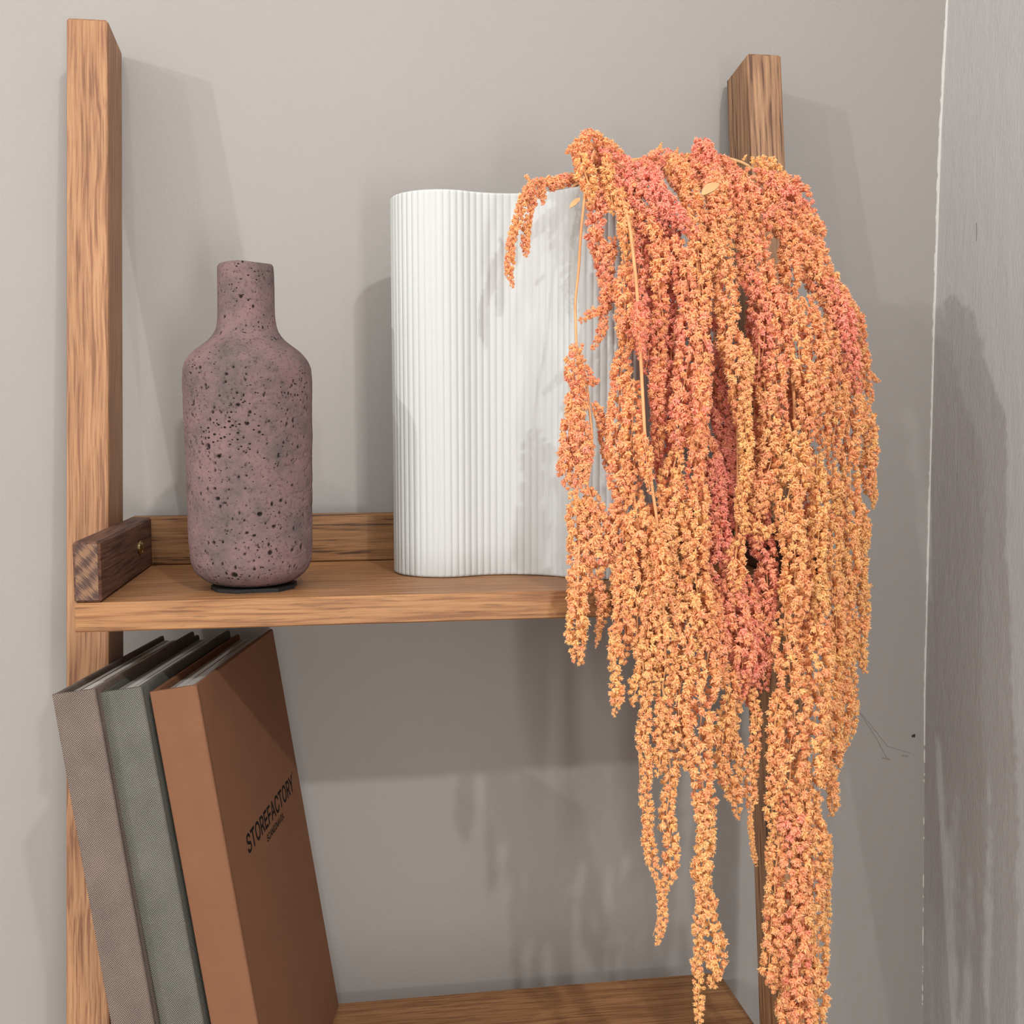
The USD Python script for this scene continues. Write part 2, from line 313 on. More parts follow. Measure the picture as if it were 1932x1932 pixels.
# stalks (k) and tassels (t) of each stem: kind, thickness (0.1 mm), hue, points (half millimetres)
STRANDS = [
    [
        ('t',97,1.1,[718,-380,603,687,-392,596,661,-404,591,638,-416,593]),
        ('t',80,1.0,[640,-416,588,626,-416,562,613,-420,526,606,-420,488,606,-420,465,614,-420,438]),
        ('t',73,1.1,[648,-412,589,638,-412,554,632,-412,520,626,-412,481]),
        ('t',58,1.0,[653,-412,585,652,-412,566,653,-412,553]),
        ('t',73,0.6,[637,-416,587,629,-416,598]),
        ('k',19,0,[732,-368,609,687,-392,594,638,-416,591,626,-416,562,613,-420,526,606,-420,477])],
    [
        ('t',133,1.0,[763,-360,619,731,-380,634,700,-400,639,687,-406,635]),
        ('t',142,0.9,[792,-360,620,760,-372,653,734,-384,661,713,-396,640,707,-404,604]),
        ('t',138,0.5,[714,-412,629,716,-430,598,718,-440,566,716,-440,547]),
        ('k',23,0,[736,-388,643,720,-416,601,706,-446,535,703,-446,497,700,-446,452,693,-460,409,690,-480,359,698,-480,322,708,-480,277,709,-500,218,704,-500,165,690,-512,92,680,-540,-8,681,-540,-83]),
        ('t',127,1.5,[741,-408,600,732,-432,546,730,-432,508,738,-432,470,747,-432,436,735,-460,399]),
        ('t',107,1.2,[750,-436,508,749,-436,455,742,-452,411,730,-452,388]),
        ('t',99,1.1,[737,-460,400,714,-460,393,698,-460,386]),
        ('t',99,1.2,[736,-460,391,728,-460,361,720,-460,344]),
        ('t',157,1.0,[690,-486,350,685,-486,314,693,-486,283]),
        ('t',113,1.1,[699,-480,330,714,-480,298,726,-480,301]),
        ('t',135,1.1,[691,-488,299,683,-488,251,676,-488,199,671,-488,169,684,-488,146]),
        ('t',87,1.1,[715,-484,268,727,-484,236,732,-484,202,735,-484,168]),
        ('t',120,1.2,[697,-496,240,702,-496,203,697,-496,173,683,-496,143]),
        ('t',155,0.6,[683,-508,144,686,-508,103,684,-508,58,685,-524,22,679,-540,-16,681,-540,-53,682,-540,-92]),
        ('t',149,0.8,[703,-506,149,714,-506,113,720,-516,80,713,-516,47,701,-528,10]),
        ('t',112,0.9,[707,-520,21,721,-520,-20,711,-520,-54]),
        ('t',34,0.6,[715,-520,-39,712,-520,-58,709,-520,-77]),
        ('t',127,1.1,[700,-488,281,689,-496,236,694,-496,188,700,-504,143]),
        ('t',156,0.8,[697,-504,136,702,-516,77,691,-524,30])],
    [
        ('k',30,0,[759,-392,631,762,-436,576,767,-472,528,769,-492,477,771,-508,416,771,-532,312,772,-544,240,779,-548,178,789,-556,94,792,-572,8,796,-576,-94]),
        ('t',107,0.5,[748,-412,630,747,-432,591,749,-440,556,750,-440,538]),
        ('t',106,0.5,[761,-432,577,764,-460,532,766,-468,494,762,-468,460]),
        ('t',150,1.0,[767,-468,466,760,-480,419,760,-492,374,752,-500,321]),
        ('t',157,1.8,[788,-480,420,777,-496,370,779,-508,328]),
        ('t',163,1.0,[753,-500,344,748,-500,281,740,-516,221,745,-520,166,742,-520,103]),
        ('t',147,0.9,[765,-516,299,758,-524,240,761,-532,181,757,-532,126]),
        ('t',162,0.9,[740,-520,129,745,-520,62,744,-544,5,728,-560,-47]),
        ('t',205,0.6,[762,-540,148,764,-548,94,770,-548,35,758,-564,-14,762,-564,-69]),
        ('t',95,0.4,[724,-560,-36,728,-568,-78,729,-568,-119,722,-568,-165]),
        ('t',113,0.4,[761,-568,-46,765,-568,-95,759,-568,-124,753,-568,-149]),
        ('t',168,0.5,[780,-548,94,784,-548,35,784,-564,-22,777,-564,-74,781,-564,-130]),
        ('t',109,1.3,[803,-492,408,806,-492,352,800,-504,299,806,-504,247,801,-512,186]),
        ('t',132,0.8,[749,-540,60,739,-552,-1,746,-552,-53,743,-552,-94]),
        ('t',109,1.6,[760,-532,403,765,-540,370,768,-546,335]),
        ('t',108,0.8,[763,-558,225,772,-564,182,775,-566,146]),
        ('t',130,0.7,[781,-570,96,788,-580,39,788,-584,-12])],
    [
        ('t',161,2.0,[744,-380,644,765,-400,626,788,-420,606,807,-452,576,827,-476,544,847,-488,520,866,-492,504]),
        ('t',92,1.9,[799,-408,625,815,-436,603,814,-468,563,817,-480,528]),
        ('t',168,1.8,[754,-404,605,774,-428,585,792,-448,564,812,-464,538,830,-472,510]),
        ('t',145,1.8,[770,-420,587,787,-440,546,793,-448,499,786,-460,445,791,-472,383]),
        ('t',136,1.1,[787,-440,557,807,-468,511,811,-484,464,809,-492,419,813,-492,371]),
        ('t',168,1.9,[826,-440,547,838,-456,491,843,-468,437,836,-480,376,826,-488,315,831,-488,247]),
        ('t',136,1.8,[790,-468,391,793,-480,345,789,-480,304]),
        ('k',23,0,[752,-388,632,788,-420,603,824,-448,545,841,-464,468,836,-480,376,828,-488,285]),
        ('t',178,1.6,[809,-372,618,838,-356,638,863,-348,651,886,-352,645])],
    [
        ('t',137,1.7,[867,-372,604,850,-360,632,824,-368,639]),
        ('t',160,0.8,[862,-352,646,864,-420,594,865,-468,539,863,-500,478,862,-520,416,864,-528,368]),
        ('t',171,1.3,[828,-484,502,840,-500,448,845,-512,388,839,-520,321,830,-528,254,824,-536,188]),
        ('t',148,1.1,[852,-516,417,857,-524,357,860,-528,313,852,-536,239,846,-540,181,850,-544,122]),
        ('k',26,0,[867,-356,643,864,-460,551,858,-536,429,861,-544,356,852,-552,269,849,-556,196,840,-564,94,830,-572,-15,822,-576,-125,837,-580,-236,851,-588,-332,851,-588,-423]),
        ('t',183,0.6,[820,-536,203,811,-544,144,813,-552,86,819,-560,28,813,-568,-33]),
        ('t',190,0.6,[843,-548,166,847,-556,108,840,-564,43,846,-572,-15,853,-576,-70]),
        ('t',168,0.6,[803,-544,130,801,-556,65,794,-564,0,798,-572,-51,792,-576,-120]),
        ('t',176,0.6,[826,-560,20,828,-568,-45,820,-572,-111,816,-576,-169,828,-580,-239]),
        ('t',183,0.8,[856,-568,-38,858,-572,-97,846,-576,-155,845,-580,-214,849,-584,-273,852,-588,-336]),
        ('t',148,0.4,[840,-584,-272,852,-588,-332,849,-588,-392,860,-588,-454,869,-588,-501,865,-588,-553]),
        ('t',82,0.2,[842,-584,-378,846,-584,-440,845,-584,-501,848,-584,-548,846,-584,-606]),
        ('t',95,0.5,[776,-572,-116,767,-572,-175,768,-572,-220,769,-572,-273,776,-572,-333,786,-572,-391]),
        ('t',71,0.4,[786,-572,-391,797,-572,-428,793,-572,-457,789,-572,-493]),
        ('t',121,0.5,[793,-572,-117,797,-572,-177,806,-572,-237,799,-572,-289,807,-572,-351,802,-572,-415]),
        ('t',102,0.5,[785,-576,-145,791,-576,-198,785,-576,-246]),
        ('k',11,0,[776,-572,-116,767,-572,-220,771,-572,-288,787,-572,-395,797,-572,-430,789,-572,-487]),
        ('t',123,1.0,[849,-560,319,844,-564,268,842,-568,218])],
    [
        ('t',178,2.0,[902,-420,529,901,-440,457,900,-460,378,900,-472,301,913,-480,224,922,-492,148,921,-508,87]),
        ('t',169,2.0,[909,-460,324,917,-480,239,910,-492,163,913,-508,88,916,-516,16]),
        ('t',183,1.9,[907,-516,43,918,-520,-18,922,-524,-87,925,-528,-160]),
        ('t',120,2.1,[890,-500,194,890,-516,127,892,-528,67,900,-532,45,889,-536,19]),
        ('t',167,1.6,[925,-520,28,932,-528,-33,939,-532,-94,934,-536,-166]),
        ('t',168,1.6,[959,-516,57,965,-520,-4,955,-528,-64,960,-532,-145]),
        ('t',177,1.8,[809,-432,517,819,-440,455,825,-452,363,819,-460,270,824,-472,178,812,-500,119]),
        ('t',175,1.4,[859,-472,316,865,-480,240,888,-496,163,876,-512,89,882,-520,13,876,-528,-62]),
        ('t',178,1.6,[961,-452,426,967,-460,333,956,-472,239,963,-488,162,951,-512,87,977,-520,11]),
        ('t',180,1.2,[1029,-452,318,1031,-460,224,1040,-472,145,1025,-492,53,1028,-508,-39,1022,-516,-116]),
        ('t',172,1.2,[789,-512,128,784,-520,61,799,-524,1,789,-532,-58,814,-540,-125]),
        ('k',23,0,[881,-368,617,903,-416,530,900,-452,394,907,-472,278,917,-496,125,920,-520,-26,923,-528,-132])],
    [
        ('t',137,1.7,[896,-360,620,908,-356,645,915,-356,667,919,-372,641,904,-412,597]),
        ('t',149,1.0,[917,-372,629,908,-432,573,909,-452,539]),
        ('t',138,0.8,[916,-400,607,905,-452,554,890,-480,504,876,-500,445]),
        ('t',172,0.8,[896,-484,503,899,-500,449,901,-516,388,907,-524,328,914,-532,269,908,-536,236]),
        ('t',167,1.6,[933,-480,467,953,-492,417,959,-500,360,945,-508,296]),
        ('t',97,0.25,[921,-528,358,923,-536,298,918,-540,239,921,-540,180,917,-540,135,917,-540,85]),
        ('t',166,0.7,[957,-508,300,961,-520,247,965,-524,194,952,-528,149,945,-528,104]),
        ('t',142,0.4,[927,-536,101,946,-540,87,965,-540,97]),
        ('t',136,0.8,[945,-524,164,942,-524,127,942,-532,89]),
        ('t',124,0.5,[877,-552,-91,894,-556,-132,887,-556,-185,885,-556,-238,904,-556,-286,907,-556,-324]),
        ('t',113,0.5,[913,-548,-143,903,-548,-196,915,-548,-235,911,-548,-277]),
        ('t',90,0.5,[931,-552,-135,937,-552,-196,934,-552,-250,930,-552,-319]),
        ('t',46,0.3,[930,-552,-319,934,-552,-366,942,-552,-396]),
        ('t',209,1.4,[894,-540,16,905,-548,-44,915,-552,-96,912,-552,-149]),
        ('t',156,1.0,[869,-548,10,874,-556,-56,882,-560,-119]),
        ('t',149,0.5,[914,-536,83,904,-544,31,906,-552,-20]),
        ('k',23,0,[912,-360,644,900,-460,545,894,-524,416,905,-536,328,914,-544,239,916,-544,121,904,-556,-20,908,-556,-133,904,-556,-270]),
        ('k',15,0,[951,-528,387,949,-532,321]),
        ('t',187,1.1,[886,-352,633,919,-352,642,952,-356,632,972,-372,615]),
        ('t',174,1.3,[860,-380,610,895,-376,616,923,-392,602,939,-428,567,940,-460,523])],
    [
        ('k',30,0,[956,-368,628,976,-452,526,978,-492,451,994,-512,375,1004,-528,284,1005,-536,209,1008,-544,150,1013,-548,75,1005,-560,-29,990,-572,-132,987,-584,-281,991,-592,-431,996,-596,-585]),
        ('t',168,1.2,[944,-448,533,960,-472,484,969,-492,421,981,-504,360,975,-512,300,982,-520,239]),
        ('t',167,0.8,[979,-488,422,1007,-500,391,1012,-508,330,1019,-516,269,1025,-520,213]),
        ('t',203,0.5,[990,-524,239,997,-532,179,984,-540,120,989,-548,60,990,-556,1,982,-560,-63]),
        ('t',129,0.35,[1034,-520,194,1034,-532,118,1028,-540,51,1036,-544,-10,1029,-552,-66]),
        ('t',216,0.7,[975,-556,-22,980,-564,-88,986,-572,-155,978,-576,-222,982,-580,-301]),
        ('t',196,0.6,[1028,-544,-25,1029,-556,-99,1022,-564,-174,1012,-572,-248,1008,-576,-327]),
        ('t',131,0.45,[964,-568,-132,957,-572,-207,956,-572,-283,962,-572,-349]),
        ('t',210,1.2,[977,-580,-281,982,-584,-357,977,-588,-432,984,-592,-508,994,-592,-587,995,-592,-658]),
        ('t',159,0.5,[1011,-576,-285,1019,-580,-361,1016,-580,-438,1026,-580,-517,1020,-580,-596,1025,-580,-676]),
        ('t',49,0.3,[956,-572,-329,951,-572,-367,949,-572,-402]),
        ('t',132,0.6,[959,-580,-342,956,-580,-419,954,-580,-481,950,-580,-535,961,-580,-571]),
        ('t',84,0.4,[1045,-552,-248,1051,-552,-287,1054,-552,-328]),
        ('t',73,0.3,[1038,-560,-339,1043,-560,-402,1043,-560,-465,1049,-560,-523]),
        ('t',182,0.7,[966,-576,-437,976,-576,-515,986,-576,-595,983,-576,-674]),
        ('t',150,0.5,[994,-580,-267,994,-588,-341,994,-588,-418,1004,-588,-512,1010,-588,-591])],
    [
        ('t',195,1.4,[1012,-352,627,1039,-376,605,1061,-392,581,1076,-400,544]),
        ('t',104,1.0,[1046,-400,568,1065,-412,543,1082,-412,534,1082,-412,496]),
        ('t',166,1.0,[1018,-408,542,1042,-432,492,1065,-448,443,1092,-456,396,1109,-460,345]),
        ('t',157,1.9,[1076,-452,451,1095,-464,403,1106,-468,353,1110,-472,298]),
        ('t',101,0.9,[1125,-432,415,1143,-432,379,1149,-432,327,1159,-432,267]),
        ('t',48,0.6,[1157,-432,320,1164,-432,310,1176,-432,302]),
        ('t',157,0.6,[1096,-468,333,1085,-476,270,1081,-480,216,1078,-480,173]),
        ('t',167,0.6,[1123,-452,303,1119,-460,239,1109,-468,184,1113,-472,121,1105,-480,58,1111,-480,-18]),
        ('t',121,0.6,[1151,-440,271,1156,-440,215,1152,-440,166,1162,-440,124]),
        ('t',49,0.3,[1165,-440,166,1164,-440,134,1160,-440,108]),
        ('t',101,0.4,[1132,-456,119,1143,-456,54,1136,-456,-2,1145,-456,-51,1142,-456,-88,1149,-456,-144]),
        ('t',131,0.5,[1097,-480,58,1104,-480,-22,1100,-480,-94,1107,-480,-175,1104,-480,-257]),
        ('t',93,0.3,[1123,-468,-41,1120,-468,-122,1125,-468,-196,1117,-468,-255]),
        ('t',149,0.5,[1068,-492,177,1074,-492,99,1068,-500,22,1078,-500,-58,1076,-500,-145,1076,-500,-233,1075,-500,-302]),
        ('t',52,0.4,[1138,-460,2,1149,-460,-8,1157,-460,-5]),
        ('t',170,0.8,[1065,-472,394,1065,-484,316,1052,-496,255,1056,-500,189]),
        ('t',161,0.8,[1029,-476,424,1041,-496,361,1043,-504,300,1033,-512,239]),
        ('k',24,0,[982,-344,636,1027,-384,595,1064,-420,502,1085,-452,428,1108,-460,334,1111,-472,200,1106,-480,42,1106,-480,-119,1105,-480,-233]),
        ('t',202,1.3,[971,-364,617,1017,-376,602,1046,-400,567,1061,-416,526]),
        ('t',182,1.1,[976,-408,569,1018,-428,531,1054,-444,483,1076,-452,443]),
        ('t',152,0.9,[1042,-412,538,1068,-424,502,1088,-436,453,1115,-440,408,1141,-440,367]),
        ('t',158,1.5,[1092,-456,396,1108,-460,334,1125,-460,279])],
    [
        ('k',37,0,[902,-328,637,938,-336,654,973,-344,647,1001,-352,631,1020,-364,605]),
        ('t',147,0.2,[996,-348,643,1017,-356,639,1033,-368,622,1046,-380,602]),
        ('t',191,1.2,[947,-360,625,963,-396,590,976,-428,553,978,-452,499]),
        ('t',153,0.8,[913,-440,566,915,-468,521,906,-480,478]),
        ('t',170,0.9,[946,-432,567,944,-460,501,932,-484,437]),
        ('t',163,0.5,[866,-340,645,898,-340,640,937,-352,632,961,-368,616]),
        ('t',166,1.0,[1014,-396,576,1020,-424,524,1018,-452,458,1008,-468,394]),
        ('t',45,0,[845,-340,653,852,-340,661,855,-340,671]),
        ('t',41,0.1,[877,-340,654,879,-340,667]),
        ('t',33,-0.3,[982,-344,648,987,-344,657])]]

# ------------------------------------------------------------------ the room
corner_z = np.array([-1.25, -0.497, -0.146, 0.067, 0.202, 0.400, 0.523, 1.75])
corner_x = np.array([0.768, 0.7634, 0.7557, 0.7549, 0.7546, 0.7556, 0.7588, 0.770])
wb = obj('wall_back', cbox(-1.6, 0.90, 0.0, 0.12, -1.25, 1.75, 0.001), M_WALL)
tag(wb, kind='structure')
v, f = [], []
zz = np.linspace(-1.25, 1.75, 61); xx = np.interp(zz, corner_z, corner_x)
for z, x in zip(zz, xx):
    v += [[x, 0.0, z], [x, -1.0, z], [x, -2.6, z], [x + 0.14, -2.6, z], [x + 0.14, 0.0, z]]
for i in range(len(zz) - 1):
    for k in range(5):
        a, b = i * 5 + k, i * 5 + (k + 1) % 5
        f += [[a, a + 5, b + 5, b]]
f = np.array(f); tri = np.vstack([f[:, [0, 1, 2]], f[:, [0, 2, 3]]])
top = (len(zz) - 1) * 5
caps = [[0, 1, 2], [0, 2, 3], [0, 3, 4], [top, top + 2, top + 1], [top, top + 3, top + 2], [top, top + 4, top + 3]]
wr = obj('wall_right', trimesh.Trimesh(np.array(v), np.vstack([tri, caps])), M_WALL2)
tag(wr, kind='structure')
fl = obj('floor', cbox(-1.6, 0.90, -3.0, 0.12, -1.30, -1.25, 0.001), M_FLOOR)
tag(fl, kind='structure')
# the torn white line of caulk in the corner
v, f = [], []
zz = np.arange(-0.56, 0.62, 0.0022); cx = np.interp(zz, corner_z, corner_x)
dens = np.interp(zz, [-0.56, -0.40, -0.26, -0.17, -0.12, 0.0, 0.15, 0.6], [0.25, 0.3, 0.15, 0.55, 1.0, 0.8, 0.95, 1.0])
nz = meshkit.fbm(np.stack([zz * 170, zz * 0, zz * 0], 1), 3, 5)
wide = np.interp(zz, [-0.56, -0.2, -0.15, 0.1, 0.3, 0.62], [0.0008, 0.0010, 0.0017, 0.0016, 0.0022, 0.0020])
ww = wide * (0.6 + 0.9 * nz) * (nz > 0.72 - 0.62 * dens)
for z, x, w in zip(zz, cx, ww):
    w = max(w, 0.00012)
    v += [[x + 0.002, 0.001, z], [x - w, 0.0002, z], [x - w * 0.8, -0.0008 * min(1, w / 0.0012), z], [x + 0.0003, -0.0012, z]]
for i in range(len(zz) - 1):
    for k in range(4):
        a, b = i * 4 + k, i * 4 + (k + 1) % 4
        f += [[a, b, b + 4], [a, b + 4, a + 4]]
tag(obj('trim_1', (np.array(v), np.array(f)), M_CAULK), kind='structure')
# marks on the walls
def chip(parent, cx, cz, pts, mat, right=False, t=0.0006):
    poly = sg.Polygon([(p[0], p[1]) for p in pts])
    g = trimesh.creation.extrude_polygon(poly, t, engine='earcut')
    w = g.vertices.copy()
    if right:
        xw = np.interp(cz, corner_z, corner_x)
        g.vertices = np.stack([xw - w[:, 2], cx + w[:, 0], cz + w[:, 1]], 1)
        g.invert()
    else:
        g.vertices = np.stack([cx + w[:, 0], -w[:, 2], cz + w[:, 1]], 1)
    obj('scuff_mark', g, mat, parent)
S_ = 0.001
chip(wb, 0.7445, -0.1935, [(-2 * S_, 0), (0, 1.4 * S_), (1.6 * S_, 1.8 * S_), (2 * S_, -0.4 * S_), (1 * S_, -2 * S_), (0.4 * S_, -0.6 * S_), (-1.2 * S_, -1.6 * S_)], M_SCUFF)
def stroke(parent, pts, w, mat, right=False):
    pts = np.array(pts); c = pts.mean(0)
    ln = sg.LineString(pts - c).buffer(w, quad_segs=1)
    chip(parent, c[0], c[1], list(ln.exterior.coords), mat, right, 0.0003)
stroke(wb, [(0.672, -0.152), (0.690, -0.172), (0.706, -0.196), (0.716, -0.214)], 0.0003, M_PLASTER)
stroke(wb, [(0.672, -0.150), (0.700, -0.182), (0.717, -0.203), (0.742, -0.211)], 0.0002, M_PLASTER)
stroke(wb, [(0.712, -0.2145), (0.719, -0.2165)], 0.0009, M_PLASTER)
stroke(wb, [(0.733, -0.2130), (0.739, -0.2145)], 0.0008, M_PLASTER)
stroke(wr, [(-0.0665, 0.302), (-0.0675, 0.292), (-0.0672, 0.286)], 0.0004, M_PLASTER, True)

# ------------------------------------------------------------------ the ladder shelf
UA, UM, UD, WL, WR, W = -0.1224, 0.1411, 0.0604, 0.0318, 0.0316, 0.5365
YF, RH, RT, YB, TH, ZL = -0.2358, 0.0416, 0.0185, -0.0373, 0.02, -0.4127
shelf = thing('ladder_shelf', 'oak leaning ladder shelf with a railed board holding the vases', 'shelf')
def upright(x0, x1, mat, ztop, cut):
    zb = -1.25
    yf = lambda z: UA + UM * z
    lo = [[x0, yf(zb), zb], [x1, yf(zb), zb], [x1, yf(zb) + UD, zb], [x0, yf(zb) + UD, zb]]
    hi = [[x0, yf(ztop), ztop], [x1, yf(ztop), ztop], [x1, yf(ztop) + cut, ztop - UM * cut], [x0, yf(ztop) + cut, ztop - UM * cut]]
    obj('upright', hull_bar(lo, hi, 0.0022), mat, shelf)
upright(-WL, 0.0, M_UP_L, 0.4445, 0.0555)
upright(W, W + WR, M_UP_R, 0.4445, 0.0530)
obj('shelf_board', cbox(0.0004, W - 0.0004, YF, YB + 0.0195, -TH, 0.0, 0.0009), M_SHELF, shelf)
def side_rail(x0, x1):
    return cbox(x0, x1, YF, YB, 0.0002, RH, 0.0016)
r = obj('side_rail', side_rail(0.0006, RT), M_RAIL, shelf)
obj('end_grain', cbox(0.0022, RT - 0.0016, YF - 0.0003, YF + 0.0003, 0.0018, RH - 0.0016, 0.0002), M_END, r)
def screw(x, y, z, sgn):
    a = trimesh.creation.cylinder(0.0056, 0.0012, sections=28)
    d = trimesh.creation.icosphere(2, 0.0056); d.apply_scale([1, 1, 0.42]); d.apply_translation([0, 0, 0.0006])
    s = trimesh.creation.box([0.008, 0.0010, 0.0008]); s.apply_translation([0, 0, 0.0023])
    g = trimesh.util.concatenate([a, d, s])
    g.apply_transform(trimesh.transformations.rotation_matrix(sgn * math.pi / 2, [0, 1, 0])); g.apply_translation([x, y, z])
    return g
obj('screw', screw(RT + 0.0003, -0.0965, 0.0222, 1), M_BRASS, r, smooth=40)
r = obj('side_rail', side_rail(W - RT, W - 0.0006), M_RAIL, shelf)
obj('screw', screw(W - RT - 0.0003, -0.0965, 0.0222, -1), M_BRASS, r, smooth=40)
obj('back_rail', cbox(0.0006, W - 0.0006, YB, YB + 0.019, 0.0002, RH, 0.0012), M_BACKRAIL, shelf)
obj('shelf_board', cbox(0.0004, W - 0.0004, -0.33, -0.0209, ZL - TH, ZL, 0.0009), M_SHELF, shelf)

# ------------------------------------------------------------------ the mauve concrete bottle
BX, BY = 0.1135, -0.180
prof = np.array([(0.0018, 0.0005), (0.022, 0.0005), (0.0304, 0.0026), (0.0357, 0.0058), (0.0410, 0.0115), (0.0435, 0.0192), (0.0447, 0.0425), (0.0452, 0.0817), (0.0458, 0.1205),
                 (0.0461, 0.1480), (0.0456, 0.1570), (0.0442, 0.1618), (0.0415, 0.1663), (0.0372, 0.1709), (0.0320, 0.1748), (0.0270, 0.1787), (0.0241, 0.1824), (0.0222, 0.1858), (0.0210, 0.1905), (0.0203, 0.1990), (0.0202, 0.2124), (0.0200, 0.2280)])
from scipy.interpolate import PchipInterpolator
sl = np.concatenate([[0], np.cumsum(np.linalg.norm(np.diff(prof, axis=0), axis=1))])
ss = np.linspace(0, sl[-1], 400)
pr, pz = PchipInterpolator(sl, prof[:, 0])(ss), PchipInterpolator(sl, prof[:, 1])(ss)
pr = np.concatenate([pr, [0.0197, 0.0188, 0.0165, 0.0145, 0.0140, 0.0138, 0.0138]])
pz = np.concatenate([pz, [0.2312, 0.2326, 0.2330, 0.2322, 0.2300, 0.2000, 0.1900]])
NC = 560
th = np.linspace(0, 2 * np.pi, NC, endpoint=False)
TT, RR = np.meshgrid(th, pr); _, ZZ = np.meshgrid(th, pz)
pits = []
for k in range(520):
    big = k < 26
    rad = rng.uniform(0.0008, 0.0017) if big else rng.uniform(0.00045, 0.0009)
    pits.append((rng.uniform(0, 2 * np.pi), rng.uniform(0.008, 0.228) if k % 4 == 0 else rng.uniform(0.008, 0.15), rad, rng.uniform(0.7, 1.7), rng.uniform(0.9, 1.5)))
# the larger pores that face the room
for px, pz_, rad in ((-0.0005, 0.208, 0.0013), (0.013, 0.055, 0.0018), (-0.0145, 0.0955, 0.0017), (-0.006, 0.012, 0.0022), (0.006, 0.118, 0.0014), (-0.018, 0.126, 0.0011),
                     (-0.0075, 0.152, 0.0012), (0.0, 0.131, 0.0014), (0.008, 0.126, 0.0012), (-0.016, 0.066, 0.0016), (0.027, 0.064, 0.0013), (-0.03, 0.080, 0.0009), (-0.018, 0.073, 0.0012),
                     (0.014, 0.112, 0.0011), (-0.013, 0.194, 0.0011), (0.022, 0.046, 0.0014), (-0.02, 0.035, 0.0013), (0.004, 0.042, 0.0012), (0.009, 0.040, 0.0012), (0.0335, 0.028, 0.0015)):
    rr = np.interp(pz_, pz[:400], pr[:400])
    pits.append((-math.pi / 2 + math.asin(max(-0.95, min(0.95, px / rr))) - 0.07, pz_, rad, 0.75, 1.2))
disp = np.zeros_like(RR); pit_shade = np.ones_like(RR)
for a, z0, rad, asp, dp in pits:
    i0, i1 = np.searchsorted(pz[:400], [z0 - rad * 2, z0 + rad * 2])
    if i1 <= i0: continue
    da = (TT[i0:i1] - a + np.pi) % (2 * np.pi) - np.pi
    q = ((da * RR[i0:i1]) / rad) ** 2 + ((ZZ[i0:i1] - z0) / (rad * asp)) ** 2
    hole = np.clip(1.25 - q, 0, 1)
    disp[i0:i1] = np.minimum(disp[i0:i1], -hole ** 0.6 * rad * dp)
    pit_shade[i0:i1] = np.minimum(pit_shade[i0:i1], 1 - 0.85 * np.clip(hole * 1.6, 0, 1))  # shade inside the pits, painted as a darker tint
PP = np.stack([RR * np.cos(TT), RR * np.sin(TT), ZZ], -1)
fb = meshkit.fbm(PP * 55, 5, 11) - 0.5
ridge = -np.clip(0.035 - np.abs(meshkit.fbm(PP * np.array([28, 28, 60]), 3, 23) - 0.5), 0, 1) / 0.035 * (meshkit.noise(PP * 14, 31) > 0.52)
lower = np.interp(ZZ, [0.0, 0.1, 0.16, 0.23], [1.0, 1.0, 0.55, 0.5])
disp = disp + lower * (0.0011 * fb + 0.00045 * ridge)
disp[ZZ > 0.2335] *= 0.4
RR2 = np.maximum(RR + disp, 0.001)
V = np.stack([RR2 * np.cos(TT), RR2 * np.sin(TT), ZZ + np.where(ZZ > 0.228, 0.0012 * np.sin(3 * TT + 1) * 0.4 + 0.0008 * fb, 0)], -1).reshape(-1, 3)
n = len(pr)
i, k = np.meshgrid(np.arange(n - 1), np.arange(NC), indexing='ij')
a, b = i * NC + k, i * NC + (k + 1) % NC
F = np.concatenate([np.stack([a, b, b + NC], -1).reshape(-1, 3), np.stack([a, b + NC, a + NC], -1).reshape(-1, 3)])
bottle = thing('bottle_vase', 'mauve pitted concrete bottle vase standing on a black pad', 'vase', (BX, BY, 0.0))
V[:, 2] += 0.0026
pit_shade3 = np.repeat(pit_shade.reshape(-1, 1), 3, 1)
obj('body', (V, F), M_CONCRETE, bottle, smooth=True, tint=pit_shade3)
pad = sg.Polygon([(-0.028, -0.006), (-0.022, -0.022), (-0.008, -0.031), (0.004, -0.028), (0.020, -0.027), (0.030, -0.012), (0.031, 0.010), (0.018, 0.027), (-0.010, 0.029), (-0.026, 0.014)]).buffer(0.001)
obj('base_pad', trimesh.creation.extrude_polygon(pad, 0.0027, engine='earcut'), M_PAD, bottle)

# ------------------------------------------------------------------ the white ribbed vase
VR, VH2, VANG = 0.041, 0.064, math.radians(-15.0)
VC = np.array([0.262, -0.116]) + VH2 * np.array([math.cos(VANG), math.sin(VANG)])
waist = 0.019
rho = (waist ** 2 + VH2 ** 2 - VR ** 2) / (2 * (VR - waist))
# outline by arcs: around the right bulge, along the hollow, around the left bulge, back along the other hollow
phi = math.atan2(waist + rho, -VH2) 
arc = []
a0 = math.atan2(-(waist + rho), -VH2)
for t in np.linspace(a0, -a0, 400): arc.append((VH2 + VR * math.cos(t), VR * math.sin(t)))
b0 = math.atan2(-(waist + rho), VH2)
for t in np.linspace(b0, -math.pi - b0, 300)[1:-1]: arc.append((rho * math.cos(t), (waist + rho) + rho * math.sin(t)))
half = np.array(arc)
out = np.vstack([half, -half])
d_ = np.concatenate([[0], np.cumsum(np.linalg.norm(np.diff(np.vstack([out, out[:1]]), axis=0), axis=1))])
PER = d_[-1]; NR = int(round(PER / 0.0054)); NP = NR * 10
sv = np.arange(NP) / NP * PER
loop = np.vstack([out, out[:1]])
O = np.stack([np.interp(sv, d_, loop[:, 0]), np.interp(sv, d_, loop[:, 1])], 1)
tg = np.roll(O, -1, 0) - np.roll(O, 1, 0); tg /= np.linalg.norm(tg, axis=1, keepdims=True)
NO = np.stack([tg[:, 1], -tg[:, 0]], 1)
